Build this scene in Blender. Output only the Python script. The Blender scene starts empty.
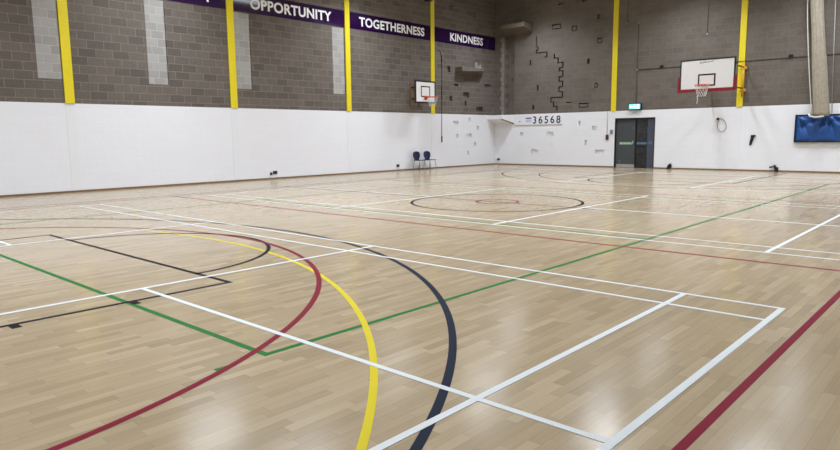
import bpy, math, random
from mathutils import Matrix, Vector
random.seed(7)
SC = bpy.context.scene
COL = SC.collection
PI = math.pi

# ------------------------------------------------------------------ setting out (metres)
FAR = 25.88      # far wall plane, x
LEFT = 18.50     # left wall plane, y
NEAR = -3.4
RIGHT = -2.6
TOP = 7.9        # ceiling
BAND = 2.36      # height of the white paint

# ------------------------------------------------------------------ materials
def new_mat(name):
    m = bpy.data.materials.new(name); m.use_nodes = True
    nt = m.node_tree
    return m, nt, nt.nodes['Principled BSDF']

def srgb(r, g, b):
    f = lambda c: (c/255/12.92) if c/255 <= .04045 else ((c/255+.055)/1.055)**2.4
    return (f(r), f(g), f(b), 1)

def plain(name, rgb, rough=.5, metal=0, coat=0, noise=.06, scale=12):
    m, nt, p = new_mat(name)
    p.inputs['Roughness'].default_value = rough
    p.inputs['Metallic'].default_value = metal
    p.inputs['Coat Weight'].default_value = coat
    c = srgb(*rgb)
    tc = nt.nodes.new('ShaderNodeTexCoord'); nz = nt.nodes.new('ShaderNodeTexNoise')
    nz.inputs['Scale'].default_value = scale; nz.inputs['Detail'].default_value = 4
    nt.links.new(tc.outputs['Object'], nz.inputs['Vector'])
    rp = nt.nodes.new('ShaderNodeMapRange')
    rp.inputs['To Min'].default_value = 1-noise; rp.inputs['To Max'].default_value = 1+noise
    nt.links.new(nz.outputs['Fac'], rp.inputs['Value'])
    mx = nt.nodes.new('ShaderNodeVectorMath'); mx.operation = 'SCALE'
    mx.inputs[0].default_value = c[:3]
    nt.links.new(rp.outputs[0], mx.inputs['Scale'])
    nt.links.new(mx.outputs[0], p.inputs['Base Color'])
    return m

def emis(name, rgb, strength):
    m, nt, p = new_mat(name)
    p.inputs['Base Color'].default_value = srgb(*rgb)
    p.inputs['Emission Color'].default_value = srgb(*rgb)
    p.inputs['Emission Strength'].default_value = strength
    return m

def block_mat(name, axis, c1, c2, mortar, msize, bump, blotch, rough=.9, bw=.45, off=(0,0), bias=-.1):
    """coursed blockwork; axis 0: wall runs along x, 1: along y"""
    m, nt, p = new_mat(name); N = nt.nodes.new; L = nt.links.new
    tc = N('ShaderNodeTexCoord'); sp = N('ShaderNodeSeparateXYZ'); L(tc.outputs['Object'], sp.inputs[0])
    cb = N('ShaderNodeCombineXYZ'); L(sp.outputs[axis], cb.inputs[0]); L(sp.outputs[2], cb.inputs[1])
    mp = N('ShaderNodeVectorMath'); mp.operation = 'ADD'; mp.inputs[1].default_value = (off[0], off[1], 0)
    L(cb.outputs[0], mp.inputs[0])
    br = N('ShaderNodeTexBrick'); L(mp.outputs[0], br.inputs['Vector'])
    br.inputs['Scale'].default_value = 1; br.inputs['Mortar Size'].default_value = msize
    br.inputs['Mortar Smooth'].default_value = .3
    br.inputs['Brick Width'].default_value = bw; br.inputs['Row Height'].default_value = .225
    br.inputs['Color1'].default_value = srgb(*c1); br.inputs['Color2'].default_value = srgb(*c2)
    br.inputs['Mortar'].default_value = srgb(*mortar); br.inputs['Bias'].default_value = bias
    nz = N('ShaderNodeTexNoise'); nz.inputs['Scale'].default_value = 1.3; nz.inputs['Detail'].default_value = 6
    L(tc.outputs['Object'], nz.inputs['Vector'])
    nf = N('ShaderNodeTexNoise'); nf.inputs['Scale'].default_value = 14; nf.inputs['Detail'].default_value = 5
    L(tc.outputs['Object'], nf.inputs['Vector'])
    ad = N('ShaderNodeMath'); ad.operation = 'ADD'; L(nz.outputs['Fac'], ad.inputs[0]); L(nf.outputs['Fac'], ad.inputs[1])
    mr = N('ShaderNodeMapRange'); mr.inputs['From Min'].default_value = .6; mr.inputs['From Max'].default_value = 1.4
    mr.inputs['To Min'].default_value = 1-blotch; mr.inputs['To Max'].default_value = 1+blotch
    L(ad.outputs[0], mr.inputs['Value'])
    sc = N('ShaderNodeVectorMath'); sc.operation = 'SCALE'
    L(br.outputs['Color'], sc.inputs[0]); L(mr.outputs[0], sc.inputs['Scale'])
    L(sc.outputs[0], p.inputs['Base Color'])
    p.inputs['Roughness'].default_value = rough
    b = N('ShaderNodeBump'); b.inputs['Strength'].default_value = bump; b.inputs['Distance'].default_value = .01
    inv = N('ShaderNodeMath'); inv.operation = 'MULTIPLY_ADD'; inv.inputs[1].default_value = -1
    L(br.outputs['Fac'], inv.inputs[0])
    nm = N('ShaderNodeMath'); nm.operation = 'MULTIPLY'; nm.inputs[1].default_value = .6; L(nf.outputs['Fac'], nm.inputs[0])
    L(nm.outputs[0], inv.inputs[2]); L(inv.outputs[0], b.inputs['Height']); L(b.outputs[0], p.inputs['Normal'])
    return m

def wood_floor():
    m, nt, p = new_mat('sports_floor_wood'); N = nt.nodes.new; L = nt.links.new
    W, LEN = .07, .42
    tc = N('ShaderNodeTexCoord'); sp = N('ShaderNodeSeparateXYZ'); L(tc.outputs['Object'], sp.inputs[0])
    def M(op, a, b=None, c=None):
        n = N('ShaderNodeMath'); n.operation = op
        for i, v in enumerate((a, b, c)):
            if v is None: continue
            if isinstance(v, (int, float)): n.inputs[i].default_value = v
            else: L(v, n.inputs[i])
        return n.outputs[0]
    x, y = sp.outputs[0], sp.outputs[1]
    yr = M('DIVIDE', y, W); row = M('FLOOR', yr); fy = M('FRACT', yr)
    wn = N('ShaderNodeTexWhiteNoise'); wn.noise_dimensions = '1D'; L(row, wn.inputs['W'])
    xs = M('ADD', M('DIVIDE', x, LEN), M('MULTIPLY', wn.outputs['Value'], 7.0))
    col = M('FLOOR', xs); fx = M('FRACT', xs)
    cb = N('ShaderNodeCombineXYZ'); L(row, cb.inputs[0]); L(col, cb.inputs[1])
    w2 = N('ShaderNodeTexWhiteNoise'); w2.noise_dimensions = '2D'; L(cb.outputs[0], w2.inputs['Vector'])
    rp = N('ShaderNodeValToRGB'); e = rp.color_ramp.elements
    e[0].position = 0; e[0].color = srgb(*WOOD[0]); e[1].position = 1; e[1].color = srgb(*WOOD[3])
    a = e.new(.3); a.color = srgb(*WOOD[1]); a = e.new(.75); a.color = srgb(*WOOD[2])
    L(w2.outputs['Value'], rp.inputs['Fac'])
    gv = N('ShaderNodeCombineXYZ'); L(M('MULTIPLY', x, 2.2), gv.inputs[0]); L(M('MULTIPLY', y, 45), gv.inputs[1])
    L(M('MULTIPLY', w2.outputs['Value'], 30), gv.inputs[2])
    gn = N('ShaderNodeTexNoise'); gn.inputs['Scale'].default_value = 1; gn.inputs['Detail'].default_value = 4; L(gv.outputs[0], gn.inputs['Vector'])
    big = N('ShaderNodeTexNoise'); big.inputs['Scale'].default_value = .6; big.inputs['Detail'].default_value = 3; L(tc.outputs['Object'], big.inputs['Vector'])
    f = M('ADD', M('MULTIPLY_ADD', gn.outputs['Fac'], .22, .89), M('MULTIPLY_ADD', big.outputs['Fac'], .12, -.06))
    ed = M('MINIMUM', M('MULTIPLY', M('MINIMUM', fy, M('SUBTRACT', 1.0, fy)), W), M('MULTIPLY', M('MINIMUM', fx, M('SUBTRACT', 1.0, fx)), LEN))
    gap = N('ShaderNodeMapRange'); gap.inputs['From Min'].default_value = .0004; gap.inputs['From Max'].default_value = .0016
    gap.inputs['To Min'].default_value = .72; L(ed, gap.inputs['Value'])
    s = N('ShaderNodeVectorMath'); s.operation = 'SCALE'; L(rp.outputs['Color'], s.inputs[0]); L(M('MULTIPLY', f, gap.outputs[0]), s.inputs['Scale'])
    L(s.outputs[0], p.inputs['Base Color'])
    rn = N('ShaderNodeTexNoise'); rn.inputs['Scale'].default_value = 5; rn.inputs['Detail'].default_value = 5; L(tc.outputs['Object'], rn.inputs['Vector'])
    L(M('MULTIPLY_ADD', rn.outputs['Fac'], .10, FLOOR_ROUGH-.05), p.inputs['Roughness'])
    p.inputs['IOR'].default_value = 1.36
    p.inputs['Specular IOR Level'].default_value = .45
    # slight unevenness board by board
    nb = N('ShaderNodeBump'); nb.inputs['Strength'].default_value = .05; nb.inputs['Distance'].default_value = .004
    un = N('ShaderNodeTexNoise'); un.inputs['Scale'].default_value = 9; L(tc.outputs['Object'], un.inputs['Vector'])
    L(un.outputs['Fac'], nb.inputs['Height'])
    tl = N('ShaderNodeVectorMath'); tl.operation = 'MULTIPLY_ADD'; tl.inputs[1].default_value = (.007, .014, 0); tl.inputs[2].default_value = (-.0035, -.007, 0)
    L(w2.outputs['Color'], tl.inputs[0])
    ta = N('ShaderNodeVectorMath'); ta.operation = 'ADD'; L(nb.outputs[0], ta.inputs[0]); L(tl.outputs[0], ta.inputs[1])
    tn = N('ShaderNodeVectorMath'); tn.operation = 'NORMALIZE'; L(ta.outputs[0], tn.inputs[0]); L(tn.outputs[0], p.inputs['Normal'])
    return m
WOOD = [(152,135,107), (161,143,114), (165,147,118), (172,155,126)]
FLOOR_ROUGH = .185

def floor_paint(name, rgb):
    m = plain(name, rgb, .42, noise=.05, scale=6)
    m.node_tree.nodes['Principled BSDF'].inputs['Specular IOR Level'].default_value = .05
    m.node_tree.nodes['Principled BSDF'].inputs['IOR'].default_value = 1.33
    return m

MAT = {}
MAT['floor'] = wood_floor()
GREY1, GREY2, GREYM = (86,78,71), (107,99,91), (130,121,112)
MAT['blocks_left'] = block_mat('grey_blockwork_along_x', 0, GREY1, GREY2, GREYM, .010, .5, .16, bias=.3)
MAT['blocks_far'] = block_mat('grey_blockwork_along_y', 1, (99,91,83), (108,100,91), (118,109,100), .007, .4, .16, off=(.1,0), bias=.1)
MAT['pale_left'] = block_mat('pale_grey_blockwork_along_x', 0, (152,150,146), (172,170,166), (180,178,174), .009, .4, .06, bw=.36)
MAT['pale_far'] = block_mat('pale_quoin_blockwork_along_y', 1, (136,127,117), (146,137,126), (138,129,119), .006, .3, .05, bw=.3)
MAT['stone'] = plain('buff_stone_lintel', (106,96,82), .9, noise=.12, scale=5)
MAT['white_left'] = block_mat('white_painted_blockwork_along_x', 0, (235,236,240), (236,237,241), (232,233,237), .006, .34, .012, rough=.55)
MAT['white_far'] = block_mat('white_painted_blockwork_along_y', 1, (235,236,239), (236,237,240), (232,233,236), .006, .34, .012, rough=.55)
MAT['yellow'] = plain('yellow_steel_paint', (232,212,30), .45, noise=.04)
MAT['white_paint'] = plain('white_wall_paint', (234,235,238), .55, noise=.02)
MAT['purple'] = plain('purple_gloss_vinyl', (40,9,60), .07, noise=.03)
MAT['white_vinyl'] = plain('white_vinyl_lettering', (250,250,250), .4, noise=.01)
MAT['brown'] = plain('dark_stained_wood', (124,98,66), .5, noise=.15)
MAT['black'] = plain('black_plastic', (18,19,21), .4)
MAT['black_paint'] = plain('black_painted_line', (24,24,28), .5)
MAT['navy_plastic'] = plain('navy_blue_plastic', (19,26,62), .4)
MAT['steel'] = plain('grey_steel_tube', (150,148,145), .35, .9)
MAT['chrome'] = plain('chrome_metal', (200,200,200), .25, 1)
MAT['board_white'] = plain('white_backboard_panel', (238,238,236), .35, noise=.02)
MAT['red_pad'] = plain('dark_red_padding', (136,16,36), .5)
MAT['orange'] = plain('orange_rim_paint', (214,84,44), .4)
MAT['amber'] = plain('amber_painted_steel', (216,164,30), .45)
MAT['timber'] = plain('orange_brown_timber', (146,104,54), .5, noise=.12)
MAT['rope'] = plain('white_net_cord', (206,204,198), .8)
MAT['netting'] = plain('beige_netting', (158,149,132), .95, noise=.25, scale=9)
MAT['dull_white'] = plain('white_plastic', (222,222,220), .4)
MAT['cable'] = plain('dark_grey_conduit', (78,73,69), .5)
MAT['door_grey'] = plain('dark_grey_door_paint', (66,70,74), .4, noise=.03)
MAT['door_glass'] = plain('dark_door_glass', (30,31,33), .08)
MAT['door_steel'] = plain('blue_grey_door_edge', (70,76,92), .3, noise=.04)
MAT['green_sign'] = plain('pale_green_sign', (120,160,124), .4)
MAT['blue_sign'] = plain('slate_blue_sign', (84,108,128), .4)
MAT['pale_print'] = plain('pale_print', (190,214,190), .5)
MAT['kick'] = plain('brushed_kick_plate', (168,168,164), .45, .3)
MAT['blue_vinyl'] = plain('blue_vinyl_mat', (30,78,146), .32, noise=.05)
MAT['dark_digits'] = plain('dark_navy_print', (40,42,56), .5)
MAT['logo_print'] = plain('grey_blue_print', (112,116,146), .5)
MAT['logo_pale'] = plain('pale_blue_print', (196,200,222), .5)
MAT['sign_white'] = plain('white_sign_face', (234,235,240), .4, noise=.01)
MAT['exit_face'] = emis('lit_exit_face', (112,214,222), 1.0)
MAT['exit_white'] = emis('lit_exit_pictogram', (220,255,250), 1.7)
MAT['lamp'] = emis('luminaire_diffuser', (238,247,255), 9)
MAT['housing'] = plain('white_luminaire_housing', (225,225,225), .4)
MAT['ceiling'] = plain('light_grey_ceiling_panel', (190,190,190), .8)
MAT['red_plastic'] = plain('dark_red_call_point', (84,46,46), .4)
MAT['blue_plastic'] = plain('blue_grey_switch_face', (104,122,150), .4)
MAT['dark_metal'] = plain('dark_grey_metal', (60,60,62), .4, .4)
MAT['line_white'] = floor_paint('white_court_paint', (202,206,205))
MAT['line_black'] = floor_paint('black_court_paint', (28,28,31))
MAT['line_navy'] = floor_paint('navy_court_paint', (34,39,52))
MAT['line_red'] = floor_paint('red_court_paint', (118,36,50))
MAT['line_yellow'] = floor_paint('yellow_court_paint', (200,182,46))
MAT['line_green'] = floor_paint('green_court_paint', (44,106,52))

# ------------------------------------------------------------------ mesh builder
class MB:
    def __init__(s): s.v = []; s.f = []; s.m = []; s.mi = 0; s.smooth = []; s.sm = False
    def add(s, vs, fs):
        o = len(s.v); s.v += [tuple(v) for v in vs]
        for f in fs: s.f.append([o+i for i in f]); s.m.append(s.mi); s.smooth.append(s.sm)
        return s
    def box(s, x0, x1, y0, y1, z0, z1):
        x0, x1 = sorted((x0, x1)); y0, y1 = sorted((y0, y1)); z0, z1 = sorted((z0, z1))
        vs = [(x,y,z) for z in (z0,z1) for y in (y0,y1) for x in (x0,x1)]
        return s.add(vs, [(0,2,3,1),(4,5,7,6),(0,1,5,4),(2,6,7,3),(0,4,6,2),(1,3,7,5)])
    def hexa(s, b, t):
        """b, t: four bottom and four top corners, same winding (ccw from above)"""
        return s.add(list(b)+list(t), [(3,2,1,0),(4,5,6,7)]+[(i,(i+1)%4,4+(i+1)%4,4+i) for i in range(4)])
    def tube(s, pts, r, n=8, closed=False, rs=None):
        pts = [Vector(p) for p in pts]; k = len(pts); sm = s.sm; s.sm = True
        ring = []; prev = None
        for i, p in enumerate(pts):
            if closed: d = pts[(i+1) % k]-pts[i-1]
            elif i == 0: d = pts[1]-p
            elif i == k-1: d = p-pts[-2]
            else: d = pts[i+1]-pts[i-1]
            d.normalize()
            ref = Vector((0,0,1)) if abs(d.z) < .95 else Vector((1,0,0))
            if prev is not None:
                a = prev - d*prev.dot(d)
                a = a.normalized() if a.length > 1e-6 else d.cross(ref).normalized()
            else: a = d.cross(ref).normalized()
            prev = a; b = d.cross(a)
            rr = rs[i] if rs else r
            ring.append([p+(a*math.cos(t)+b*math.sin(t))*rr for t in [2*PI*j/n for j in range(n)]])
        vs = [v for rg in ring for v in rg]; fs = []
        for i in range(k if closed else k-1):
            j = (i+1) % k
            for q in range(n): fs.append((i*n+q, i*n+(q+1)%n, j*n+(q+1)%n, j*n+q))
        if not closed: fs += [tuple(reversed(range(n))), tuple((k-1)*n+q for q in range(n))]
        s.add(vs, fs); s.sm = sm; return s
    def slab(s, pts, z0, z1):
        """flat polygon (list of xy) given thickness"""
        n = len(pts)
        return s.add([(x,y,z0) for x,y in pts]+[(x,y,z1) for x,y in pts],
                     [tuple(reversed(range(n))), tuple(range(n,2*n))]+[(i,(i+1)%n,n+(i+1)%n,n+i) for i in range(n)])
    def plate(s, pts, o, u, v, w, t):
        """polygon pts (a,b) in plane o+a*u+b*v, thickness t along w"""
        o, u, v, w = map(Vector, (o,u,v,w)); n = len(pts)
        A = [o+u*a+v*b for a,b in pts]; B = [p+w*t for p in A]
        return s.add(A+B, [tuple(reversed(range(n))), tuple(range(n,2*n))]+[(i,(i+1)%n,n+(i+1)%n,n+i) for i in range(n)])
    def build(s, name, mats, parent=None, origin=None, bevel=0, fix=True):
        if not isinstance(mats, (list, tuple)): mats = [mats]
        org = Vector(origin) if origin is not None else (ORG.get(parent.name, Vector()) if parent else Vector())
        me = bpy.data.meshes.new(name)
        me.from_pydata([tuple(Vector(v)-org) for v in s.v], [], s.f)
        for m in mats: me.materials.append(MAT[m])
        for p, i, sm in zip(me.polygons, s.m, s.smooth): p.material_index = i; p.use_smooth = sm
        if fix:
            import bmesh
            bm = bmesh.new(); bm.from_mesh(me); bmesh.ops.recalc_face_normals(bm, faces=bm.faces); bm.to_mesh(me); bm.free()
        me.update()
        o = bpy.data.objects.new(name, me); COL.objects.link(o)
        if parent: o.parent = parent
        else: o.location = org
        ORG[o.name] = org
        if bevel:
            b = o.modifiers.new('bevel', 'BEVEL'); b.width = bevel; b.segments = 2; b.limit_method = 'ANGLE'
        return o
ORG = {}

def tag(o, label=None, cat=None, group=None, kind=None):
    if label: o['label'] = label
    if cat: o['category'] = cat
    if group: o['group'] = group
    if kind: o['kind'] = kind
    return o
def thing(name, label, cat, loc, group=None):
    o = bpy.data.objects.new(name, None); COL.objects.link(o)
    o.location = loc; o.empty_display_size = .2; ORG[o.name] = Vector(loc)
    return tag(o, label, cat, group)
def struct(o, label=None): return tag(o, label, None, None, 'structure')
def clone(root, delta, label):
    def cp(o, par):
        c = o.copy(); COL.objects.link(c)
        if par: c.parent = par
        for ch in o.children: cp(ch, c)
        return c
    r = cp(root, None); r.location = Vector(root.location)+Vector(delta); r['label'] = label
    return r

def text_mesh(name, word, mat, parent, o, u, v, w, width, height, bold=.03, spacing=1.06, depth=.004):
    """word fitted into width x height, lower left at o, running along u, up along v, standing out along w"""
    c = bpy.data.curves.new('text', 'FONT'); c.body = word; c.space_character = spacing
    c.extrude = .02; c.bevel_depth = bold; c.bevel_resolution = 0
    t = bpy.data.objects.new('text', c); COL.objects.link(t)
    bpy.context.view_layer.update()
    ev = t.evaluated_get(bpy.context.evaluated_depsgraph_get()); me = ev.to_mesh()
    vs = [x.co.copy() for x in me.vertices]; fs = [tuple(p.vertices) for p in me.polygons]
    ev.to_mesh_clear(); COL.objects.unlink(t); bpy.data.objects.remove(t)
    lo = [min(a[k] for a in vs) for k in range(3)]; hi = [max(a[k] for a in vs) for k in range(3)]
    f = lambda a, k: (a[k]-lo[k])/(hi[k]-lo[k])
    o, u, v, w = map(Vector, (o,u,v,w))
    b = MB(); b.add([o+u*(f(a,0)*width)+v*(f(a,1)*height)+w*(f(a,2)*depth) for a in vs], fs)
    return b.build(name, mat, parent)

# ------------------------------------------------------------------ walls as blockwork with recesses and proud blocks
def wall_mesh(name, run, plane, u0, u1, z1, feats, mats, thick=.6):
    """run 0: wall along x at y=plane facing -y; run 1: along y at x=plane facing -x.
    feats: (ua, ub, za, zb, depth or None, material index or None) - later ones win"""
    us = sorted({u0, u1} | {round(a,4) for f in feats for a in f[:2] if u0 < a < u1})
    zs = sorted({0, z1, BAND} | {round(a,4) for f in feats for a in f[2:4] if 0 < a < z1})
    nu, nz = len(us)-1, len(zs)-1
    D = [[0.0]*nz for _ in range(nu)]; Mi = [[1]*nz for _ in range(nu)]
    for i in range(nu):
        for j in range(nz):
            uc, zc = (us[i]+us[i+1])/2, (zs[j]+zs[j+1])/2
            if zc < BAND: Mi[i][j] = 0
            for a, b, c, d, dep, mi in feats:
                if a < uc < b and c < zc < d:
                    if dep is not None: D[i][j] = dep
                    if mi is not None: Mi[i][j] = mi
    P = (lambda u, z, d: (u, plane+d, z)) if run == 0 else (lambda u, z, d: (plane+d, u, z))
    b = MB()
    def quad(q, mi): b.mi = mi; b.add(q, [(0,1,2,3)])
    for i in range(nu):
        for j in range(nz):
            a, c, e, f, d = us[i], us[i+1], zs[j], zs[j+1], D[i][j]
            quad([P(a,e,d),P(c,e,d),P(c,f,d),P(a,f,d)], Mi[i][j])
            if i+1 < nu and D[i+1][j] != d:
                d2 = D[i+1][j]; quad([P(c,e,d),P(c,e,d2),P(c,f,d2),P(c,f,d)], Mi[i][j] if d2 > d else Mi[i+1][j])
            if j+1 < nz and D[i][j+1] != d:
                d2 = D[i][j+1]; quad([P(a,f,d),P(c,f,d),P(c,f,d2),P(a,f,d2)], Mi[i][j] if d2 > d else Mi[i][j+1])
    b.mi = 1
    quad([P(u0,0,thick),P(u1,0,thick),P(u1,z1,thick),P(u0,z1,thick)], 1)
    for i in range(nu):
        quad([P(us[i],0,D[i][0]),P(us[i+1],0,D[i][0]),P(us[i+1],0,thick),P(us[i],0,thick)], 1)
        quad([P(us[i],z1,D[i][-1]),P(us[i+1],z1,D[i][-1]),P(us[i+1],z1,thick),P(us[i],z1,thick)], 1)
    for j in range(nz):
        quad([P(u0,zs[j],D[0][j]),P(u0,zs[j+1],D[0][j]),P(u0,zs[j+1],thick),P(u0,zs[j],thick)], 1)
        quad([P(u1,zs[j],D[-1][j]),P(u1,zs[j+1],D[-1][j]),P(u1,zs[j+1],thick),P(u1,zs[j],thick)], 1)
    return struct(b.build(name, mats, fix=False))

def hold(u0, u1, z0, z1, dep=.10): return (min(u0,u1), max(u0,u1), min(z0,z1), max(z0,z1), dep, None)
def ghost(u0, u1, z0, z1, g=.018, dep=.12):
    """block standing in a raked-out joint: a groove all round it"""
    u0, u1 = sorted((u0,u1)); z0, z1 = sorted((z0,z1))
    return [(u0,u1,z0,z1,dep,None), (u0+g,u1-g,z0+g,z1-g*1.6,.0,None)]

LF = []
for a0, a1 in ((5.95,6.53), (8.85,9.42), (11.72,12.28), (15.77,16.32)):
    LF.append((a0, a1, 2.98, 5.36, None, 2))
    LF.append((a1, a1+.025, 2.98, 5.36, .12, None))
for h in ((22.68,23.08,1.92,2.06), (22.86,23.06,1.31,1.49), (23.62,24.06,1.33,1.50), (23.79,23.95,2.05,2.22), (24.44,24.62,1.67,1.85), (24.22,24.38,.92,1.10), (23.70,23.86,.52,.70)):
    LF.append(hold(*h))
for h in ((22.30,22.52,4.18,4.43), (22.42,22.64,2.93,3.15), (23.42,23.86,3.12,3.36), (23.52,23.68,2.75,2.97), (24.40,24.92,2.52,2.73), (22.74,23.06,3.60,3.70), (25.08,25.52,3.70,3.80)):
    LF.append(hold(*h, .11))
for h in ((22.44,22.71,6.84,7.02), (24.14,24.36,6.74,6.95)): LF += ghost(*h, .03, .12)
LF.append(hold(23.40,23.72,6.05,6.09,.06)); LF.append(hold(22.0,22.03,6.03,6.2,.03))
wall_left = wall_mesh('wall_left', 0, LEFT, NEAR-.6, FAR+.6, TOP, LF, ['white_left', 'blocks_left', 'pale_left'])

FF = []
FF.append((17.40, 17.94, BAND, 6.05, .26, None))                       # chase beside the corner pier
FF.append((17.40, 17.50, BAND, 5.95, .36, None))
FF.append((17.90, 18.16, BAND, 6.05, -.04, 1))
for k in range(16):                                                     # toothed pale quoins on the pier
    if k % 2: FF.append((17.94, 18.16, BAND+.225*k, BAND+.225*(k+1)-.02, -.05, 2))
    else: FF.append((17.94, 18.10, BAND+.225*k, BAND+.225*(k+1)-.02, -.05, 2)); FF.append((18.10, 18.16, BAND+.225*k, BAND+.225*(k+1), .03, 1))
for z in (4.86, 4.74, 4.02, 3.93): FF.append((17.56, 17.74, z, z+.03, .34, None))
path = [(16.22,5.79),(16.22,5.36),(16.13,5.36),(16.13,5.21),(16.22,5.21),(16.22,5.08),(15.66,5.08),(15.66,4.87),(15.76,4.87)]
path2 = [(15.28,4.95),(15.28,4.78),(15.09,4.78),(15.09,4.56),(14.84,4.56),(14.84,4.33),(15.02,4.33),(15.02,4.20),(14.84,4.20),(14.84,3.95),(15.02,3.95),(15.02,3.75),(14.84,3.75),(14.84,3.5),(15.02,3.5),(15.02,3.3),(14.84,3.3),(14.84,3.05),(15.42,3.05),(15.42,2.86),(15.28,2.86),(15.28,2.66),(15.10,2.66),(15.10,2.5)]
for pth in (path, path2):
    for (ua,za),(ub,zb) in zip(pth, pth[1:]):
        g = .03
        FF.append((min(ua,ub)-g, max(ua,ub)+g, min(za,zb)-g*.8, max(za,zb)+g*.8, .16, None))
for h in ((16.88,17.05,1.33,1.54), (15.23,15.62,1.32,1.54), (13.89,14.02,1.79,1.99), (13.15,13.38,1.58,1.76), (13.58,13.71,.95,1.16), (16.05,16.43,.54,.74), (12.78,13.20,.54,.75)):
    FF.append(hold(*h))
for h in ((14.97,15.42,6.02,6.24), (14.19,14.44,5.84,6.07), (13.0,13.22,5.22,5.44), (13.15,13.30,3.36,3.58), (13.56,14.02,2.56,2.76)):
    FF += ghost(*h, .035, .14)
for h in ((13.13,13.26,6.21,6.39), (13.55,13.68,4.40,4.62), (16.07,16.16,3.40,3.66), (16.29,16.40,2.55,2.76), (16.49,16.56,4.58,4.80), (14.40,14.65,2.79,2.83), (13.80,13.99,7.0,7.08), (14.9,15.1,7.02,7.09)):
    FF.append(hold(*h, .13))
FF.append((10.60, 12.315, 0, 2.06, .13, 1))                             # door opening
wall_far = wall_mesh('wall_far', 1, FAR, RIGHT-.6, LEFT, TOP, FF, ['white_far', 'blocks_far', 'pale_far', 'pale_far'])
wall_right = wall_mesh('wall_right', 0, RIGHT, NEAR-.6, FAR, TOP, [], ['white_left', 'blocks_left'], thick=-.6)
wall_near = wall_mesh('wall_near', 1, NEAR, RIGHT, LEFT, TOP, [], ['white_far', 'blocks_far'], thick=-.6)

b = MB(); b.box(NEAR-.6, FAR+.6, RIGHT-.6, LEFT+.6, -.3, 0)
floor = struct(b.build('floor', 'floor'))
b = MB(); b.box(NEAR-.6, FAR+.6, RIGHT-.6, LEFT+.6, TOP, TOP+.3)
struct(b.build('ceiling', 'ceiling'))

b = MB(); b.box(NEAR, FAR, LEFT-.022, LEFT, 0, .052); struct(b.build('baseboard_left', 'brown'))
b = MB(); b.box(FAR-.022, FAR, 12.315, LEFT-.022, 0, .052); b.box(FAR-.022, FAR, RIGHT, 10.60, 0, .052); struct(b.build('baseboard_far', 'brown'))

# ledges of the climbing wall: parts of their walls
b = MB()   # left wall ledge, tapering in plan
b.hexa([(22.85,LEFT,4.12),(22.85,LEFT-.40,4.24),(24.45,LEFT-.40,4.32),(24.85,LEFT,4.14)],
       [(22.85,LEFT,4.42),(22.85,LEFT-.40,4.42),(24.45,LEFT-.40,4.42),(24.85,LEFT,4.42)])
b.build('climbing_ledge', 'blocks_left', wall_left)
b = MB()
for a, w, h in ((23.25,.05,.06), (23.5,.05,.07), (24.2,.28,.16), (24.12,.14,.3), (24.45,.12,.22)):
    b.box(a, a+w, LEFT-.16, LEFT-.02, 4.42, 4.42+h)
b.build('climbing_block', 'pale_left', wall_left)
b = MB()   # corner ledge painted white with a sloping soffit
F0 = FAR-.62
b.hexa([(FAR,17.40,1.93),(FAR,LEFT,1.93),(F0,LEFT,2.16),(F0,17.68,2.16)],
       [(FAR,17.40,2.345),(FAR,LEFT,2.345),(F0,LEFT,2.345),(F0,17.68,2.345)])
b.build('corner_ledge', 'white_paint', wall_far)
b = MB(); b.tube([(F0-.005,17.68,2.15),(FAR-.01,17.39,1.94)], .03, 6); b.build('timber_edge', 'brown', wall_far)
b = MB()   # stone hood over the chase
F1 = FAR-.74
b.hexa([(FAR,16.42,6.02),(FAR,17.95,6.02),(F1,17.62,6.21),(F1,16.42,6.21)],
       [(FAR,16.42,6.42),(FAR,17.95,6.42),(F1,17.62,6.40),(F1,16.42,6.40)])
b.build('stone_hood', 'stone', wall_far)

# ------------------------------------------------------------------ yellow columns
def column(n, wall, c, w, label):
    b = MB(); d = .035; w /= 2
    for mi, z0, z1, dd in ((0, BAND, TOP, d), (1, 0.0, BAND, .006)):
        b.mi = mi
        if wall == 'left':
            b.box(c-w, c+w, LEFT-dd, LEFT+.01, z0, z1)
        else:
            b.box(FAR-dd, FAR+.01, c-w, c+w, z0, z1)
    struct(b.build('trim_%d' % n, ['yellow', 'white_paint']), label)
column(1, 'left', 6.66, .235, 'yellow steel column nearest the camera on the left wall')
column(2, 'left', 11.59, .24, 'yellow steel column left of the OPPORTUNITY banner')
column(3, 'left', 16.49, .225, 'yellow steel column between the OPPORTUNITY and TOGETHERNESS banners')
column(4, 'left', 21.30, .23, 'yellow steel column between the TOGETHERNESS and KINDNESS banners')
column(5, 'far', 12.40, .215, 'yellow steel column left of the exit sign')
column(6, 'far', 7.46, .21, 'yellow steel column behind the right edge of the large backboard')

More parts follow.
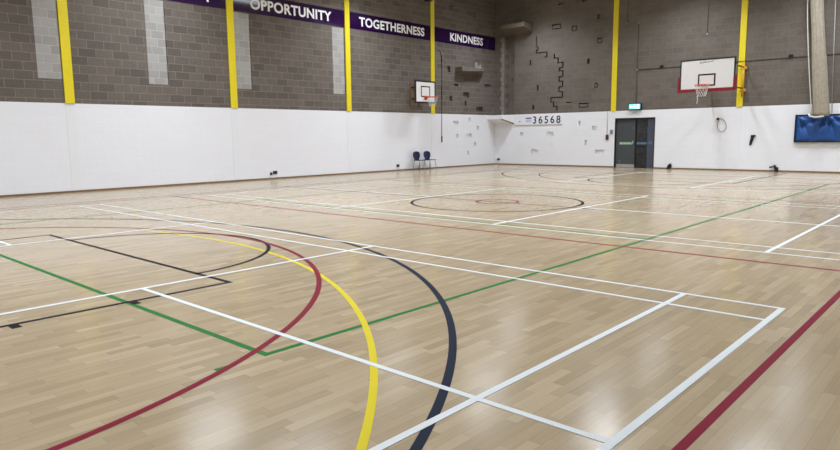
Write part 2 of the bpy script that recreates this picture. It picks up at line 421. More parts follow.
# ------------------------------------------------------------------ painted court lines: parts of the floor
ZL = [0]
def line_obj(name, mat, label, z, segs=(), arcs=(), polys=()):
    b = MB()
    z0 = z
    for k, (a0, b0, a1, b1, w) in enumerate(segs):
        w /= 2; z = z0+k*.00004
        if abs(a1-a0) > abs(b1-b0): b.slab([(a0,b0-w),(a1,b0-w),(a1,b0+w),(a0,b0+w)] if a1 > a0 else [(a1,b0-w),(a0,b0-w),(a0,b0+w),(a1,b0+w)], 0, z)
        else: b.slab([(a0-w,min(b0,b1)),(a0+w,min(b0,b1)),(a0+w,max(b0,b1)),(a0-w,max(b0,b1))], 0, z)
    for ca, cb_, r, t0, t1, w in arcs:
        n = max(8, int(abs(t1-t0)*r/.06)); vs = []
        full = abs(t1-t0) > 359.9; 
        for i in range(n+1):
            t = math.radians(t0+(t1-t0)*i/n); c, s = math.cos(t), math.sin(t)
            vs += [(ca+(r-w/2)*c, cb_+(r-w/2)*s, z), (ca+(r+w/2)*c, cb_+(r+w/2)*s, z)]
        b.add(vs, [(2*i,2*i+1,2*i+3,2*i+2) for i in range(n)])
    for pl in polys: b.slab(pl, 0, z)
    o = b.build(name, mat, floor); o['label'] = label
    return o
def rect(a0, a1, b0, b1, w):
    h = w/2
    return [(a0,b0+h,a1,b0+h,w), (a0,b1-h,a1,b1-h,w), (a0+h,b0,a0+h,b1,w), (a1-h,b0,a1-h,b1,w)]
WB = .048
def badminton(a0, a1, label, wf=.04, wn=.04):
    b0, b1 = 1.21, 14.61
    s = rect(a0, a1, b0, b1+.02, WB)[0:1] + [(a0+wn/2,b0,a0+wn/2,b1,wn), (a1-wf/2,b0,a1-wf/2,b1,wf)] + [(a0,b1-.01,a1,b1-.01,.02), (a0+.457,b0,a0+.457,b1,wn), (a1-.457,b0,a1-.457,b1,wf)]
    for bb in (b0+.80, 5.985, b1-4.72): s.append((a0, bb, a1, bb, WB))
    m = a1-3.06
    s += [(m,b0,m,5.985,.044), (m,b1-4.72,m,b1,.044)]
    line_obj('badminton_marking', 'line_white', label, .0024, s)
badminton(-.39, 5.72, 'white badminton court lines nearest the camera')
badminton(8.29, 14.39, 'white badminton court lines in the middle of the hall', .022)
badminton(17.03, 23.13, 'white badminton court lines nearest the far wall', .025, .025)
CX, CY = 11.25, 8.02
def mir(a): return 2*CX-a
kb0, kb1 = 5.55, 10.54
tk = []
for q in ((1.42,1.48),(2.335,2.395)): tk.append([(q[0],kb0-.1),(q[1],kb0-.1),(q[1],kb0),(q[0],kb0)])
line_obj('basketball_key', 'line_black', 'black basketball key and free throw arc near the camera', .0016,
         [(-2.5,kb0+.025,3.37,kb0+.025,.05), (-2.5,kb1-.025,3.37,kb1-.025,.05), (3.345,kb0,3.345,kb1,.05)],
         [(3.33,7.96,1.75,-90,90,.05)],
         [[(1.42,kb0-.1),(1.49,kb0-.1),(1.49,kb0),(1.42,kb0)], [(2.34,kb0-.1),(2.41,kb0-.1),(2.41,kb0),(2.34,kb0)]])
line_obj('basketball_key', 'line_black', 'black basketball key and free throw arc by the far wall', .0016,
         [(mir(3.34),kb0+.025,mir(-2.5),kb0+.025,.05), (mir(3.34),kb1-.025,mir(-2.5),kb1-.025,.05), (mir(3.315),kb0,mir(3.315),kb1,.05)],
         [(mir(3.33),CY,1.75,90,270,.05)])
line_obj('three_point_arc', 'line_navy', 'navy basketball three point arc near the camera', .0014,
         [(-2.5,1.18,-1.2,1.18,.055), (-2.5,14.88,-1.2,14.88,.055)], [(-1.05,8.03,6.88,-84,84,.055)])
line_obj('three_point_arc', 'line_navy', 'navy basketball three point arc by the far wall', .0014, [], [(mir(-1.05),8.03,6.88,96,264,.05)])
line_obj('centre_circle', 'line_black', 'black basketball centre circle', .0014, [], [(11.25,8.0,1.80,0,360,.06)])
line_obj('halfway_line', 'line_black', 'black basketball halfway line', .0013, [(11.22,5.8,11.22,15.45,.04)])
line_obj('basketball_sideline', 'line_black', 'black basketball sideline along the left wall', .0013, [(-2.5,15.45,25,15.45,.04)])
line_obj('netball_boundary', 'line_red', 'red netball court boundary', .0010, rect(.16, 22.36, .955, 15.1, .05))
line_obj('netball_third_line', 'line_red', 'red netball third line nearer the camera', .0010, [(7.66,.955,7.66,15.1,.055)])
line_obj('netball_third_line', 'line_red', 'red netball third line nearer the far wall', .0010, [(14.9,.955,14.9,15.1,.045)])
line_obj('goal_circle', 'line_red', 'red netball goal circle near the camera', .0018, [], [(.08,7.99,4.93,-90,90,.05)])
line_obj('goal_circle', 'line_red', 'red netball goal circle by the far wall', .0018, [], [(22.35,8.0,4.93,90,270,.05)])
line_obj('centre_spot', 'line_red', 'small red netball centre circle', .0016, [], [(11.3,8.0,.44,0,360,.06)])
line_obj('goal_area_arc', 'line_yellow', 'yellow goal area arc near the camera', .0012, [], [(-2.94,7.98,7.62,-78,13.5,.048)])
line_obj('volleyball_boundary', 'line_green', 'green volleyball court boundary', .0008,
         [(2.31,3.49,20.36,3.49,.05), (2.31,12.5,20.36,12.5,.05), (2.335,3.465,2.335,12.525,.05), (20.335,3.465,20.335,12.525,.05), (1.96,3.48,2.07,3.48,.05)])
line_obj('attack_line', 'line_green', 'green volleyball attack line nearer the camera', .0008, [(8.42,3.5,8.42,12.5,.045)])
line_obj('attack_line', 'line_green', 'green volleyball attack line nearer the far wall', .0008, [(14.25,3.5,14.25,12.5,.045)])

# ------------------------------------------------------------------ banners
X, Y, Z = Vector((1,0,0)), Vector((0,1,0)), Vector((0,0,1))
def banner(a0, a1, word, t0, t1, label, th=.345):
    y = LEFT
    t = thing('wall_banner', label, 'banner', ((a0+a1)/2, y, 5.40))
    b = MB(); b.box(a0, a1, y-.014, y, 5.40, 6.0); b.build('banner_panel', 'purple', t, bevel=.002)
    if word: text_mesh('lettering', word, 'white_vinyl', t, (t0, y-.014, 5.53), X, Z, -Y, t1-t0, th)
banner(6.79, 11.46, 'Y', 10.68, 11.0, 'purple wall banner left of the second yellow column, one white letter showing')
banner(11.72, 16.37, 'OPPORTUNITY', 12.35, 15.75, 'purple wall banner with the white word OPPORTUNITY')
banner(16.61, 21.17, 'TOGETHERNESS', 17.1, 20.79, 'purple wall banner with the white word TOGETHERNESS')
banner(21.43, 25.86, 'KINDNESS', 22.49, 24.88, 'purple wall banner with the white word KINDNESS in the far corner')

# ------------------------------------------------------------------ basketball hoops
def rim_and_net(t, c, R, out, drop, seed, strand=False):
    """c: rim centre; out: unit vector from board into the room"""
    rnd = random.Random(seed); c = Vector(c); out = Vector(out); side = Z.cross(out)
    P = lambda ang, r, z: c+out*math.cos(ang)*r+side*math.sin(ang)*r+Z*z
    b = MB(); b.tube([P(2*PI*i/32, R, 0) for i in range(32)], .012, 8, closed=True)
    rim = b.build('rim', 'orange', t)
    b = MB(); q = c-out*(R+.15)
    b.plate([(-.09,-.10),(.09,-.10),(.09,.04),(-.09,.04)], q, side, Z, out, .012)
    for s in (-1, 1): b.tube([q+side*s*.07+Z*-.02, c-out*R*.9+side*s*.10], .012, 6)
    b.plate([(-.09,0),(.09,0),(.07,.17),(-.07,.17)], q+Z*.0, side, out, Z, .008)
    b.build('rim_bracket', 'orange', rim)
    b = MB(); n = 12; rows = 5; rr = lambda k: R*(1-.46*(k/rows)**.8)
    for k in range(rows):
        for i in range(n):
            for s in (-.5, .5):
                a0 = 2*PI*(i+.5*(k % 2))/n; a1 = a0+2*PI*s/n
                b.tube([P(a0, rr(k), -drop*k/rows), P(a1, rr(k+1), -drop*(k+1)/rows)], .004, 4)
    if strand: b.tube([P(-PI*.5, R*.62, -drop*.9), P(-PI*.52, R*.55, -drop*1.25), P(-PI*.5, R*.6, -drop*1.6)], .014, 5)
    b.build('net', 'rope', t)

t = thing('basketball_hoop', 'large white basketball backboard with dark red lower padding on the far wall', 'basketball hoop', (FAR, 7.94, 2.9))
BX, by0, by1, bz0, bz1 = 23.72, 7.03, 8.88, 2.89, 3.965
b = MB(); b.box(BX, BX+.03, by0+.02, by1-.02, bz0+.02, bz1-.02); panel = b.build('backboard', 'board_white', t)
b = MB()
w = .045
b.box(BX-.004, BX+.034, by0, by1, bz1-w, bz1); b.box(BX-.004, BX+.034, by0, by0+w, bz0, bz1-w); b.box(BX-.004, BX+.034, by1-w, by1, bz0, bz1-w); b.box(BX-.004, BX+.034, by0+w, by1-w, bz0, bz0+.02)
b.build('board_border', 'black_paint', panel)
b = MB(); cy = (by0+by1)/2; q0, q1, r0, r1 = cy-.295, cy+.295, 3.03, 3.45
for bx in ((q0,q1,r1-.05,r1),(q0,q1,r0,r0+.05),(q0,q0+.05,r0+.05,r1-.05),(q1-.05,q1,r0+.05,r1-.05)): b.box(BX-.004, BX, *bx)
b.build('target_square', 'black_paint', panel)
b = MB()
for k in range(9): b.box(BX-.003, BX, cy+.25-k*.052, cy+.25-k*.052-.034, 3.815+.004*k, 3.845+.004*k+(.016 if k in (0,3) else 0))
b.build('maker_mark', 'logo_print', panel)
b = MB()
b.box(BX-.03, BX+.06, by0-.06, by1+.06, bz0-.05, bz0+.06)
b.box(BX-.03, BX+.06, by0-.06, by0+.015, bz0+.06, bz0+.47); b.box(BX-.03, BX+.06, by1-.015, by1+.06, bz0+.06, bz0+.47)
b.build('edge_padding', 'red_pad', t, bevel=.01)
rim_and_net(t, (BX-.37, cy+.02, 3.05), .24, (-1,0,0), .40, 3, True)
b = MB(); b.tube([(FAR-.10,7.36,2.70),(FAR-.10,7.36,3.97)], .045, 12); b.build('pivot_post', 'amber', t)
for z in (2.95, 3.75):
    b = MB(); b.box(FAR-.12, FAR, 7.26, 7.46, z-.05, z+.05); b.build('wall_bracket', 'amber', t)
for z in (3.02, 3.78):
    b = MB(); b.tube([(FAR-.10,7.36,z),(BX+.05,7.40,z)], .03, 8); b.build('support_arm', 'steel', t)
for z in (3.02, 3.78):
    b = MB(); b.tube([(FAR-.02,8.5,z),(BX+.05,8.5,z)], .03, 8); b.build('support_arm', 'steel', t)
b = MB()
for yy in (7.40, 8.5): b.box(BX+.03, BX+.08, yy-.03, yy+.03, 2.95, 3.85)
b.box(BX+.03, BX+.07, 7.43, 8.47, 3.35, 3.42)
b.build('board_frame', 'steel', t)

t = thing('basketball_hoop', 'small white practice backboard with black border on the left wall', 'basketball hoop', (20.05, LEFT, 2.76))
BY, ax0, ax1, az0, az1 = 17.80, 19.44, 20.68, 2.73, 3.635
b = MB(); b.box(ax0+.02, ax1-.02, BY, BY+.03, az0+.02, az1-.02); panel = b.build('backboard', 'board_white', t)
b = MB(); w = .06
b.box(ax0, ax1, BY-.004, BY+.034, az1-w, az1); b.box(ax0, ax1, BY-.004, BY+.034, az0, az0+w); b.box(ax0, ax0+w, BY-.004, BY+.034, az0+w, az1-w); b.box(ax1-w, ax1, BY-.004, BY+.034, az0+w, az1-w)
b.build('board_border', 'black_paint', panel)
b = MB(); q0, q1, r0, r1 = 19.78, 20.34, 2.98, 3.42; w = .045
for x0, x1, z0, z1 in ((q0,q1,r1-w,r1),(q0,q1,r0,r0+w),(q0,q0+w,r0+w,r1-w),(q1-w,q1,r0+w,r1-w)): b.box(x0, x1, BY-.004, BY, z0, z1)
b.build('target_square', 'black_paint', panel)
rim_and_net(t, (20.06, BY-.37, 2.97), .225, (0,-1,0), .38, 5)
for xx in (19.94, 20.44):
    b = MB(); b.box(xx-.03, xx+.03, BY+.03, LEFT-.04, 3.36, 3.42); b.box(xx-.03, xx+.03, BY+.03, LEFT-.04, 2.90, 2.96)
    b.tube([(xx,BY+.06,2.93),(xx,LEFT-.04,3.39)], .018, 6); b.build('support_arm', 'dark_metal', t)
for xx in (19.94, 20.44):
    b = MB(); b.box(xx-.03, xx+.03, LEFT-.05, LEFT, 2.68, 3.62); b.build('timber_rail', 'timber', t)

# ------------------------------------------------------------------ chairs
def chair_parts(t, o):
    """chair with its back to the left wall, seat towards the room; o = floor point under the back edge"""
    o = Vector(o); D = -Y
    P = lambda x, d, z: o+X*x+D*d+Z*z
    def rounded(w0, w1, h, r, n=6):
        pts = []
        for cx, cy, a0, hw in ((1,1,0,w1), (-1,1,90,w1), (-1,-1,180,w0), (1,-1,270,w0)):
            for i in range(n+1):
                a = math.radians(a0+90*i/n)
                pts.append((cx*(hw-r)+r*math.cos(a), cy*(h-r)+r*math.sin(a)))
        return pts
    # seat shell, dished
    b = MB(); b.sm = True; n = 10
    def seat_z(u, v): return .42-.018*(1-u*u)*(1-abs(v)**3)-.02*max(0, v-.6)
    for lay in (0, 1):
        vs = []
        for j in range(n+1):
            for i in range(n+1):
                u, v = -1+2*i/n, -1+2*j/n
                s = 1-.10*(abs(v)**6)
                vs.append(P(u*.205*s, .24+v*.20, seat_z(u,v)-.014*lay))
        b.add(vs, [(j*(n+1)+i, j*(n+1)+i+1, (j+1)*(n+1)+i+1, (j+1)*(n+1)+i) for j in range(n) for i in range(n)])
    k = (n+1)**2; rim = [i for i in range(n+1)]+[(j+1)*(n+1)-1 for j in range(1,n+1)]+[n*(n+1)+i for i in range(n-1,-1,-1)]+[j*(n+1) for j in range(n-1,0,-1)]
    o0 = 0
    for a, c in zip(rim, rim[1:]+rim[:1]): b.f.append([a, c, k+c, k+a]); b.m.append(0); b.smooth.append(True)
    b.build('seat', 'navy_plastic', t)
    # backrest: rounded shield narrowing at the waist, curved
    b = MB(); b.sm = True; rows = 14; cols = 8
    def halfw(s):
        if s < .2: return .145
        q = (s-.62)/.385
        return max(.06, .215*(max(.02, 1-abs(q)**2.6))**(1/2.6)) if s > .62 else .145+.07*min(1, (s-.2)/.28)**.6
    for lay in (0, 1):
        vs = []
        for j in range(rows+1):
            s = j/rows
            for i in range(cols+1):
                u = -1+2*i/cols
                zz = .40+.37*s
                vs.append(P(u*halfw(s), .05-.03*s+.045*(u*u)*.6+(.013 if lay else 0), zz))
        b.add(vs, [(j*(cols+1)+i, j*(cols+1)+i+1, (j+1)*(cols+1)+i+1, (j+1)*(cols+1)+i) for j in range(rows) for i in range(cols)])
    k = (rows+1)*(cols+1); rim = list(range(cols+1))+[(j+1)*(cols+1)-1 for j in range(1,rows+1)]+[rows*(cols+1)+i for i in range(cols-1,-1,-1)]+[j*(cols+1) for j in range(rows-1,0,-1)]
    for a, c in zip(rim, rim[1:]+rim[:1]): b.f.append([a, c, k+c, k+a]); b.m.append(0); b.smooth.append(True)
    b.build('backrest', 'navy_plastic', t)
    for sx in (-1, 1):
        for d0, d1 in ((.10,.03), (.38,.43)):
            b = MB(); b.tube([P(sx*.16,d0,.40), P(sx*.19,d1,.0)], .011, 8); b.build('leg', 'steel', t)
    b = MB()
    for sx in (-1, 1): b.tube([P(sx*.16,.10,.395), P(sx*.16,.38,.395)], .010, 8)
    b.tube([P(-.16,.24,.395), P(.16,.24,.395)], .009, 8)
    b.build('seat_frame', 'steel', t)
ch = thing('plastic_chair', 'navy plastic chair against the left wall, the left one of the two', 'chair', (19.99, LEFT-.16, 0), 'navy chairs under the practice hoop')
chair_parts(ch, (19.99, LEFT-.16, 0))
clone(ch, (.66, 0, 0), 'navy plastic chair against the left wall, the right one of the two')

# ------------------------------------------------------------------ things on the left wall
def socket(a, z, w, h, label, mat='black', wall='left', gang=1):
    loc = (a, LEFT, z) if wall == 'left' else (FAR, a, z)
    t = thing('wall_socket', label, 'socket', loc)
    b = MB()
    if wall == 'left': b.box(a-w/2, a+w/2, LEFT-.03, LEFT, z-h/2, z+h/2)
    else: b.box(FAR-.03, FAR, a-w/2, a+w/2, z-h/2, z+h/2)
    b.build('back_box', mat, t, bevel=.004)
    for g in range(gang):
        c = a+(g-(gang-1)/2)*w/gang
        b = MB()
        if wall == 'left': b.box(c-w/gang*.3, c+w/gang*.3, LEFT-.036, LEFT-.03, z-h*.3, z+h*.3)
        else: b.box(FAR-.036, FAR-.03, c-w/gang*.3, c+w/gang*.3, z-h*.3, z+h*.3)
        b.build('outlet', 'dark_metal', t)
socket(12.89, .19, .075, .09, 'small black socket low on the left wall, left of the double socket')
socket(13.05, .225, .16, .10, 'black double socket low on the left wall below OPPORTUNITY', gang=2)
socket(19.09, .21, .15, .10, 'black socket low on the left wall, left of the chairs')
socket(18.26, .245, .15, .09, 'black socket low on the far wall beside the corner', wall='far')
b = MB(); b.tube([(19.35,LEFT-.02,.0),(19.35,LEFT-.02,.16)], .012, 6)
tag(b.build('conduit_stub', 'dull_white', origin=(19.35,LEFT,0)), 'short white conduit stub rising from the floor left of the chairs', 'conduit')

t = thing('pull_cord', 'thin black cord with a handle hanging down the left wall beside the practice hoop', 'cord', (21.9, LEFT, 4.75))
b = MB(); b.tube([(21.66,LEFT-.012,5.05),(21.80,LEFT-.012,5.05),(21.82,LEFT-.014,4.93),(21.90,LEFT-.014,4.86),(21.90,LEFT-.014,4.55),(21.92,LEFT-.014,4.4),(21.90,LEFT-.014,3.0),(21.88,LEFT-.014,1.42)], .011, 6); b.build('cord', 'black', t)
b = MB(); b.tube([(21.90,LEFT-.02,4.86),(21.90,LEFT-.02,4.58)], .024, 6); b.build('cord_sleeve', 'black', t)
b = MB(); b.tube([(21.90,LEFT-.02,3.55),(21.90,LEFT-.02,3.0)], .02, 6); b.build('cord_sleeve', 'black', t)
b = MB(); b.tube([(21.88,LEFT-.026,1.42),(21.88,LEFT-.026,1.38),(21.88,LEFT-.026,1.16),(21.88,LEFT-.026,1.12)], .024, 8, rs=[.012,.026,.026,.016]); b.build('handle', 'black', t)

t = thing('sensor_box', 'pale grey box fitting left of the yellow column above TOGETHERNESS', 'fitting', (21.02, LEFT, 7.0))
b = MB(); b.box(20.80, 21.18, LEFT-.05, LEFT-.001, 6.97, 7.35); b.build('back_plate', 'dark_metal', t)
b = MB(); b.hexa([(20.86,LEFT-.05,6.98),(20.86,LEFT-.24,6.98),(21.12,LEFT-.24,6.98),(21.12,LEFT-.05,6.98)][::-1], [(20.86,LEFT-.05,7.34),(20.86,LEFT-.24,7.34),(21.12,LEFT-.24,7.34),(21.12,LEFT-.05,7.34)][::-1]); b.build('housing', 'black', t)
b = MB(); b.box(20.875, 21.125, LEFT-.255, LEFT-.24, 7.0, 7.33); b.build('face_panel', 'dull_white', t)

# ------------------------------------------------------------------ door and things on the far wall
def fbox(b, y0, y1, z0, z1, x0, x1): return b.box(FAR+x0, FAR+x1, y0, y1, z0, z1)
dt = bpy.data.objects.new('door_1', None); COL.objects.link(dt); dt.location = (FAR, 11.46, 0); ORG['door_1'] = Vector(dt.location)
struct(dt, 'dark grey double door under the exit sign')
b = MB(); fbox(b,12.28,12.315,0,2.06,-.012,.13); fbox(b,10.60,10.635,0,2.06,-.012,.13); fbox(b,10.635,12.28,1.985,2.06,-.012,.13); b.build('door_frame', 'black', dt)
b = MB(); fbox(b,11.435,12.28,.15,1.985,.05,.10); leaf = b.build('door_leaf', 'door_grey', dt, bevel=.003)
b = MB(); fbox(b,11.435,12.25,.01,.15,.055,.10); b.build('kick_plate', 'kick', leaf)
b = MB(); fbox(b,11.56,12.12,.96,1.07,.044,.05); sg = b.build('door_sign', 'green_sign', leaf)
b = MB(); fbox(b,11.50,11.555,1.0,1.12,.02,.05); b.build('door_handle', 'chrome', leaf)
b = MB(); fbox(b,11.49,11.55,1.60,1.68,.042,.05); b.build('door_disc', 'blue_sign', leaf)
b = MB(); fbox(b,12.06,12.10,.24,.29,.03,.05); b.build('door_stop', 'chrome', leaf)
b = MB(); fbox(b,11.40,11.435,.0,1.985,.03,.10); fbox(b,10.915,11.40,.84,.93,.05,.10); fbox(b,10.915,11.40,0,.02,.05,.10); fbox(b,10.915,11.40,1.965,1.985,.05,.10); leaf2 = b.build('side_leaf', 'black', dt)
b = MB(); fbox(b,10.915,11.40,.93,1.965,.07,.08); b.build('glazing', 'door_glass', leaf2)
b = MB(); fbox(b,10.915,11.40,.02,.84,.06,.09); b.build('lower_panel', 'door_glass', leaf2)
b = MB(); fbox(b,10.635,10.915,0,1.985,.03,.10); b.build('door_edge', 'door_steel', leaf2)
b = MB(); fbox(b,10.95,11.37,.97,1.06,.062,.07); b.build('door_sign', 'blue_sign', leaf2)
b = MB(); fbox(b,10.70,10.86,.98,1.09,.022,.03); b.build('door_sign', 'blue_sign', leaf2)
b = MB()
for k in range(9): fbox(b, 11.60+.055*k, 11.635+.055*k, .985, 1.02+.02*(k%3), .041, .0445)
b.build('sign_print', 'pale_print', sg)

t = thing('exit_sign', 'lit green exit sign box above the dark double door', 'sign', (FAR, 11.49, 2.38))
b = MB(); fbox(b,11.17,11.70,2.375,2.645,-.12,0); b.build('housing', 'black', t, bevel=.01)
b = MB(); fbox(b,11.20,11.67,2.41,2.61,-.126,-.118); fc = b.build('face_panel', 'exit_face', t)
b = MB()
U, V, Wd = (0,-1,0), (0,0,1), (-1,0,0); O = (FAR-.126, 11.435, 2.51)
b.plate([(.10,-.08),(.19,-.08),(.19,.08),(.10,.08)], O, U, V, Wd, .002)          # doorway
b.plate([(-.20,0),(-.14,.05),(-.14,.02),(-.08,.02),(-.08,-.02),(-.14,-.02),(-.14,-.05)][::-1], O, U, V, Wd, .002)  # arrow
for pl in ([(-.02,.045),(.015,.045),(.015,.08),(-.02,.08)], [(-.035,-.01),(.005,-.01),(.02,.04),(-.015,.04)], [(.0,-.01),(.05,-.03),(.045,-.05),(-.01,-.03)], [(-.03,-.01),(-.01,-.02),(-.04,-.08),(-.06,-.07)], [(.01,.035),(.06,.02),(.055,.005),(.01,.02)]):
    b.plate(pl, O, U, V, Wd, .002)
b.build('pictogram', 'exit_white', fc)

t = thing('number_sign', 'white number board reading 36568 at the top of the far white wall', 'sign', (FAR, 15.8, 1.87))
b = MB(); fbox(b,14.84,17.36,1.87,2.30,-.02,0); b.build('sign_board', 'sign_white', t)
text_mesh('digits', '36568', 'dark_digits', t, (FAR-.02, 16.33, 1.915), -Y, Z, -X, 1.43, .34, bold=.016, spacing=1.4)
b = MB(); fbox(b,16.42,16.72,2.13,2.20,-.023,-.02); b.build('printed_name', 'logo_print', t)
b = MB(); fbox(b,16.42,16.72,1.98,2.10,-.022,-.02); b.build('printed_strip', 'logo_pale', t)
b = MB(); fbox(b,14.84,17.36,1.855,1.87,-.03,0); b.build('bottom_rail', 'kick', t)
b = MB(); fbox(b,17.0,17.1,2.02,2.05,-.03,-.02); b.build('clip', 'dark_metal', t)

t = thing('fire_call_point', 'dark red fire call point left of the double door', 'alarm', (FAR, 12.65, 1.27))
b = MB(); fbox(b,12.585,12.705,1.17,1.38,-.05,0); b.build('body', 'red_plastic', t, bevel=.006)
b = MB(); fbox(b,12.62,12.68,1.21,1.29,-.054,-.05); b.build('press_panel', 'dark_metal', t)
t = thing('door_switch', 'blue grey switch plate beside the door frame', 'switch', (FAR, 12.45, 1.49))
b = MB(); fbox(b,12.385,12.525,1.39,1.59,-.03,0); b.build('plate', 'kick', t, bevel=.004)
b = MB(); fbox(b,12.41,12.50,1.43,1.55,-.036,-.03); b.build('switch_face', 'blue_plastic', t)
b = MB(); b.tube([(FAR-.01,12.66,1.40),(FAR-.01,12.66,2.36)], .012, 6)
tag(b.build('cable_drop', 'kick', origin=(FAR,12.66,1.4)), 'thin pale cable drop above the fire call point', 'cable')

t = thing('wall_conduit', 'dark horizontal conduit running across the far wall behind the backboard', 'conduit', (FAR, 7.9, 3.98))
b = MB(); b.tube([(FAR-.02,11.42,3.98),(FAR-.02,7.59,3.99)], .011, 6); b.tube([(FAR-.055,7.62,3.99),(FAR-.055,7.3,3.99)], .011, 6); b.tube([(FAR-.02,7.33,3.99),(FAR-.02,-2.0,3.99)], .011, 6); b.build('pipe', 'cable', t)
for yy in (10.42, 5.86):
    b = MB(); fbox(b, yy-.07, yy+.07, 3.99, 4.09, -.07, 0); b.build('junction_box', 'black', t, bevel=.01)
t = thing('wall_conduit', 'dark vertical conduit dropping to the exit sign with a side step near the top', 'conduit', (FAR, 11.45, 2.67))
b = MB(); b.tube([(FAR-.02,11.42,2.66),(FAR-.02,11.42,5.84),(FAR-.02,11.90,5.86),(FAR-.02,11.90,TOP)], .010, 6); b.build('pipe', 'cable', t)
for yy, zz in ((11.42,5.84), (11.90,5.86), (11.42,3.98)):
    b = MB(); fbox(b, yy-.025, yy+.025, zz-.025, zz+.025, -.045, 0); b.build('clip', 'kick', t)
t = thing('hanging_wire', 'thin dark wire with a white tip hanging above the large backboard', 'wire', (FAR, 8.73, 5.07))
b = MB(); b.tube([(FAR-.02,8.72,TOP),(FAR-.02,8.73,5.12)], .007, 6); b.build('wire', 'cable', t)
b = MB(); b.tube([(FAR-.025,8.73,5.13),(FAR-.025,8.73,5.06)], .022, 8); b.build('tip', 'dull_white', t)

t = thing('wire_loop', 'thin grey wire loop hanging from a black clip under the large backboard', 'wire', (FAR, 8.25, 1.96))
lp = [(8.26,1.95),(8.24,1.83),(8.26,1.68),(8.22,1.55),(8.13,1.46),(8.02,1.455),(7.93,1.50),(7.87,1.60),(7.88,1.72),(7.95,1.85),(8.06,1.93),(8.18,1.955)]
b = MB(); b.tube([(FAR-.02,8.04+(y-8.07)*.82,1.70+(z-1.70)*.96) for y, z in lp], .008, 6, closed=True); b.build('loop', 'cable', t)
b = MB(); fbox(b,8.15,8.23,1.89,1.97,-.04,0); b.build('clip', 'black', t)
t = thing('wall_hook', 'black wall hook with a strap on the white far wall below the yellow column', 'hook', (FAR, 6.97, 1.2))
b = MB(); b.plate([(-.10,.32),(.05,.32),(.07,.27),(0,.24),(-.03,.06),(-.13,.06),(-.10,.2)][::-1], (FAR, 6.90, 1.0), (0,-1,0), Z, (-1,0,0), .05); b.build('bracket', 'black', t)
b = MB(); b.plate([(-.13,.06),(-.04,.06),(-.07,-.05),(-.15,-.05)][::-1], (FAR, 6.90, 1.0), (0,-1,0), Z, (-1,0,0), .02); b.build('strap', 'dark_metal', t)
t = thing('floor_bracket', 'small black floor bracket at the wall foot right of the double door', 'bracket', (FAR, 9.95, 0))
b = MB(); b.hexa([(FAR-.12,9.92,0),(FAR-.022,9.92,0),(FAR-.022,10.03,0),(FAR-.12,10.03,0)], [(FAR-.10,9.87,.23),(FAR-.03,9.87,.23),(FAR-.03,9.98,.19),(FAR-.10,9.99,.15)]); b.build('body', 'black', t)
b = MB(); fbox(b, 9.86, 9.96, .06, .17, -.05, 0); b.build('wall_plate', 'dark_metal', t)
t = thing('floor_bracket', 'black angled bracket with an arm at the wall foot left of the blue mat', 'bracket', (FAR, 6.08, 0))
b = MB(); b.plate([(.0,.0),(.11,.0),(-.0,.24),(-.06,.24)], (FAR-.04, 6.12, 0), (0,-1,0), Z, (-1,0,0), .06); b.build('body', 'black', t)
b = MB(); b.plate([(-.20,.13),(-.03,.16),(-.04,.20),(-.18,.19)], (FAR-.05, 6.12, 0), (0,-1,0), Z, (-1,0,0), .04); b.build('arm', 'black', t)
b = MB(); fbox(b, 6.03, 6.11, .06, .16, -.045, 0); b.build('wall_plate', 'dark_metal', t)

# ------------------------------------------------------------------ blue mat, net
t = thing('wall_mat', 'blue vinyl mat with black edge hung on the far wall behind the net', 'mat', (FAR, 4.1, 1.07))
my0, my1, mz0, mz1 = 2.6, 5.54, 1.08, 1.965
b = MB(); b.sm = True; nx, nz = 90, 30; vs = []
pulls = [(3.60,1.97), (4.62,1.99), (5.52,1.95)]
for j in range(nz+1):
    for i in range(nx+1):
        y = my1-(my1-my0)*i/nx; z = mz0+(mz1-mz0)*j/nz
        e = min(1, min(i, nx-i)/4, min(j, nz-j)/3)
        d = 0
        for py, pz in pulls:                                   # folds fanning down from the hanging points
            r = math.hypot(y-py, z-pz); a = math.atan2(y-py, pz-z+.02)
            d += .11*(1-2*abs(math.sin(a*4.5+py)))*math.exp(-r*1.6)*min(1, r*4)
        d += .012*math.sin(y*3.1+z*2)
        vs.append((FAR-.075-.03*e+d*e, y, z))
fs = [(j*(nx+1)+i, j*(nx+1)+i+1, (j+1)*(nx+1)+i+1, (j+1)*(nx+1)+i) for j in range(nz) for i in range(nx)]
b.add(vs, fs); k = len(vs)
rimi = list(range(nx+1))+[(j+1)*(nx+1)-1 for j in range(1,nz+1)]+[nz*(nx+1)+i for i in range(nx-1,-1,-1)]+[j*(nx+1) for j in range(nz-1,0,-1)]
b.sm = False
b.add([vs[i] for i in rimi]+[(FAR-.02, vs[i][1], vs[i][2]) for i in rimi], [(a, (a+1)%len(rimi), len(rimi)+(a+1)%len(rimi), len(rimi)+a) for a in range(len(rimi))]+[tuple(len(rimi)+a for a in range(len(rimi)))])
b.build('mat_cover', 'blue_vinyl', t)
b = MB(); fbox(b, my1-.005, my1+.04, mz0-.03, mz1+.04, -.11, 0); fbox(b, my0-.04, my1-.005, mz1-.005, mz1+.04, -.10, 0); fbox(b, my0-.04, my1-.005, mz0-.03, mz0+.008, -.10, 0); b.build('mat_edge', 'black', t)

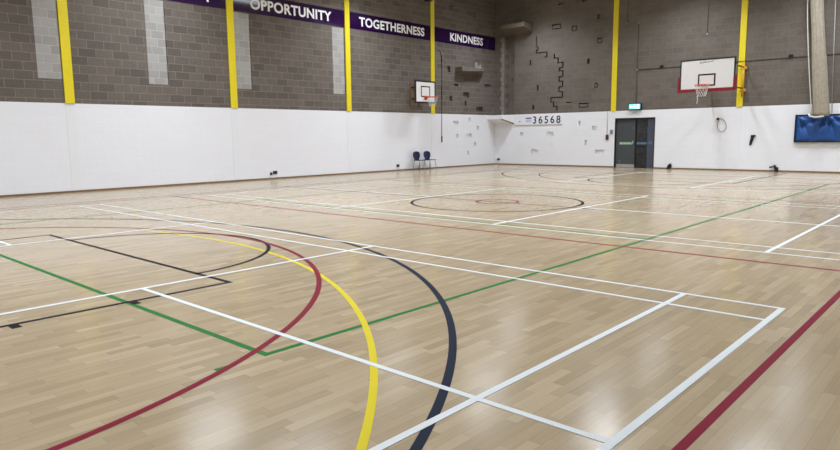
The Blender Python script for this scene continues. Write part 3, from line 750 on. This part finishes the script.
t = thing('divider_net', 'gathered beige divider net hanging beside the blue mat on the far wall', 'net', (FAR-.35, 5.1, 1.9))
NX = FAR-.35
def strand_bundle(path, widths, depth, folds, amp, seed):
    rnd = random.Random(seed); ph = rnd.random()*6; n = 64; vs = []; b = MB(); b.sm = True
    m = len(path)
    for i, ((y, z), w) in enumerate(zip(path, widths)):
        for k in range(n):
            a = 2*PI*k/n; rr = 1+amp*math.sin(folds*a+ph+i*.06)+amp*.5*math.sin((folds*2+1)*a+i*.11)
            vs.append((NX+depth*math.sin(a)*rr, y+w*math.cos(a)*rr, z))
    b.add(vs, [(i*n+k, i*n+(k+1)%n, (i+1)*n+(k+1)%n, (i+1)*n+k) for i in range(m-1) for k in range(n)]+[tuple(range(n)), tuple((m-1)*n+k for k in reversed(range(n)))])
    return b
s = NX/FAR
pth = []; wd = []
for i in range(49):
    f = i/48; z = TOP+(1.93-TOP)*f
    y = 5.23-.0*f
    zz = max(0, min(1, (5.8-z)/3.9)); y = 5.19-.38*zz
    pth.append((y*s, z)); wd.append(.19+.03*zz+.012*math.sin(f*9))
strand_bundle(pth, wd, .15, 13, .10, 1).build('net_bundle', 'netting', t)
b = MB()
cr = [(5.46-.38*max(0,min(1,(5.8-z)/3.9))**1.3) for z in [TOP-.1-(TOP-.1-2.0)*i/24 for i in range(25)]]
b.tube([(NX-.05, y*s, TOP-.05-(TOP-.05-1.98)*i/24) for i, y in enumerate(cr)], .016, 6); b.build('edge_cord', 'rope', t)
b = MB(); b.tube([(NX-.17, 5.16*s, 2.02), (NX-.19, 5.12*s, 1.94), (NX-.2, 4.98*s, 1.895), (NX-.19, 4.84*s, 1.90), (NX-.12,4.72*s,1.93)], .03, 8); b.build('tie_band', 'rope', t)
b = MB(); b.tube([(FAR-.13,4.70,TOP),(FAR-.13,4.49,1.99)], .012, 6)
tag(b.build('net_cord', 'rope', origin=(FAR-.13,4.5,2.0)), 'thin white cord hanging right of the gathered net', 'cord')

# ------------------------------------------------------------------ luminaires
LAMP_W, LAMP_SPREAD = 180, 138
def luminaire(loc):
    t = thing('ceiling_light', 'white suspended hall luminaire below the ceiling', 'ceiling light', loc, 'suspended hall lights')
    x, y, z = loc; L_, W_ = .9, .32
    b = MB(); b.hexa([(x-L_,y-W_,z+.02),(x+L_,y-W_,z+.02),(x+L_,y+W_,z+.02),(x-L_,y+W_,z+.02)], [(x-L_+.04,y-W_+.07,z+.12),(x+L_-.04,y-W_+.07,z+.12),(x+L_-.04,y+W_-.07,z+.12),(x-L_+.04,y+W_-.07,z+.12)])
    b.build('housing', 'housing', t)
    b = MB(); b.box(x-L_+.02, x+L_-.02, y-W_+.02, y+W_-.02, z, z+.02); b.build('diffuser', 'lamp', t)
    ld = bpy.data.lights.new('lamp', 'AREA'); ld.shape = 'RECTANGLE'; ld.size = 2*L_-.06; ld.size_y = 2*W_-.06
    ld.energy = LAMP_W; ld.spread = math.radians(LAMP_SPREAD); ld.color = (.87, .925, 1.03)
    lo = bpy.data.objects.new('lamp', ld); COL.objects.link(lo); lo.parent = t; lo.location = (0, 0, -.004)
    for sx in (-1, 1):
        b = MB(); b.tube([(x+sx*.5,y,z+.11),(x+sx*.5,y,TOP)], .006, 5); b.build('suspension_rod', 'steel', t)
    return t
GRID = [(x, y) for x, ys in ((23.2, (15.6, 9.2, 4.6, .2)), (16.5, (16.2, 12.1, 8.0, 3.9, -.2)), (9.0, (16.2, 12.1, 8.0, 3.9, -.2)), (1.5, (16.2, 12.1, 8.0, 3.9))) for y in ys]
lt = luminaire((GRID[0][0], GRID[0][1], 7.25))
for x, y in GRID[1:]: clone(lt, (x-GRID[0][0], y-GRID[0][1], 0), 'white suspended hall luminaire below the ceiling')

# ------------------------------------------------------------------ camera, world, view
cam = bpy.data.cameras.new('camera'); co = bpy.data.objects.new('camera', cam); COL.objects.link(co)
F = Vector((0.73396997, 0.66524122, -0.13690212)); R = Vector((0.67046983, -0.74186486, -0.01033116)); U = Vector((0.10843558, 0.08420598, 0.9905307))
m = Matrix((R, U, -F)).transposed().to_4x4(); m.translation = Vector((0, 0, 1.41)); co.matrix_world = m
cam.sensor_fit = 'HORIZONTAL'; cam.sensor_width = 36; cam.lens = 644.5/840*36
cam.clip_start = .05; cam.clip_end = 100
SC.camera = co
w = bpy.data.worlds.new('world'); SC.world = w; w.use_nodes = True
w.node_tree.nodes['Background'].inputs['Color'].default_value = (.6, .65, .7, 1)
w.node_tree.nodes['Background'].inputs['Strength'].default_value = .3
SC.view_settings.view_transform = 'Standard'; SC.view_settings.look = 'None'
SC.view_settings.exposure = 0; SC.view_settings.gamma = 1; SC.view_settings.use_curve_mapping = False
SC.cycles.use_denoising = True
SC.cycles.max_bounces = 10; SC.cycles.diffuse_bounces = 6
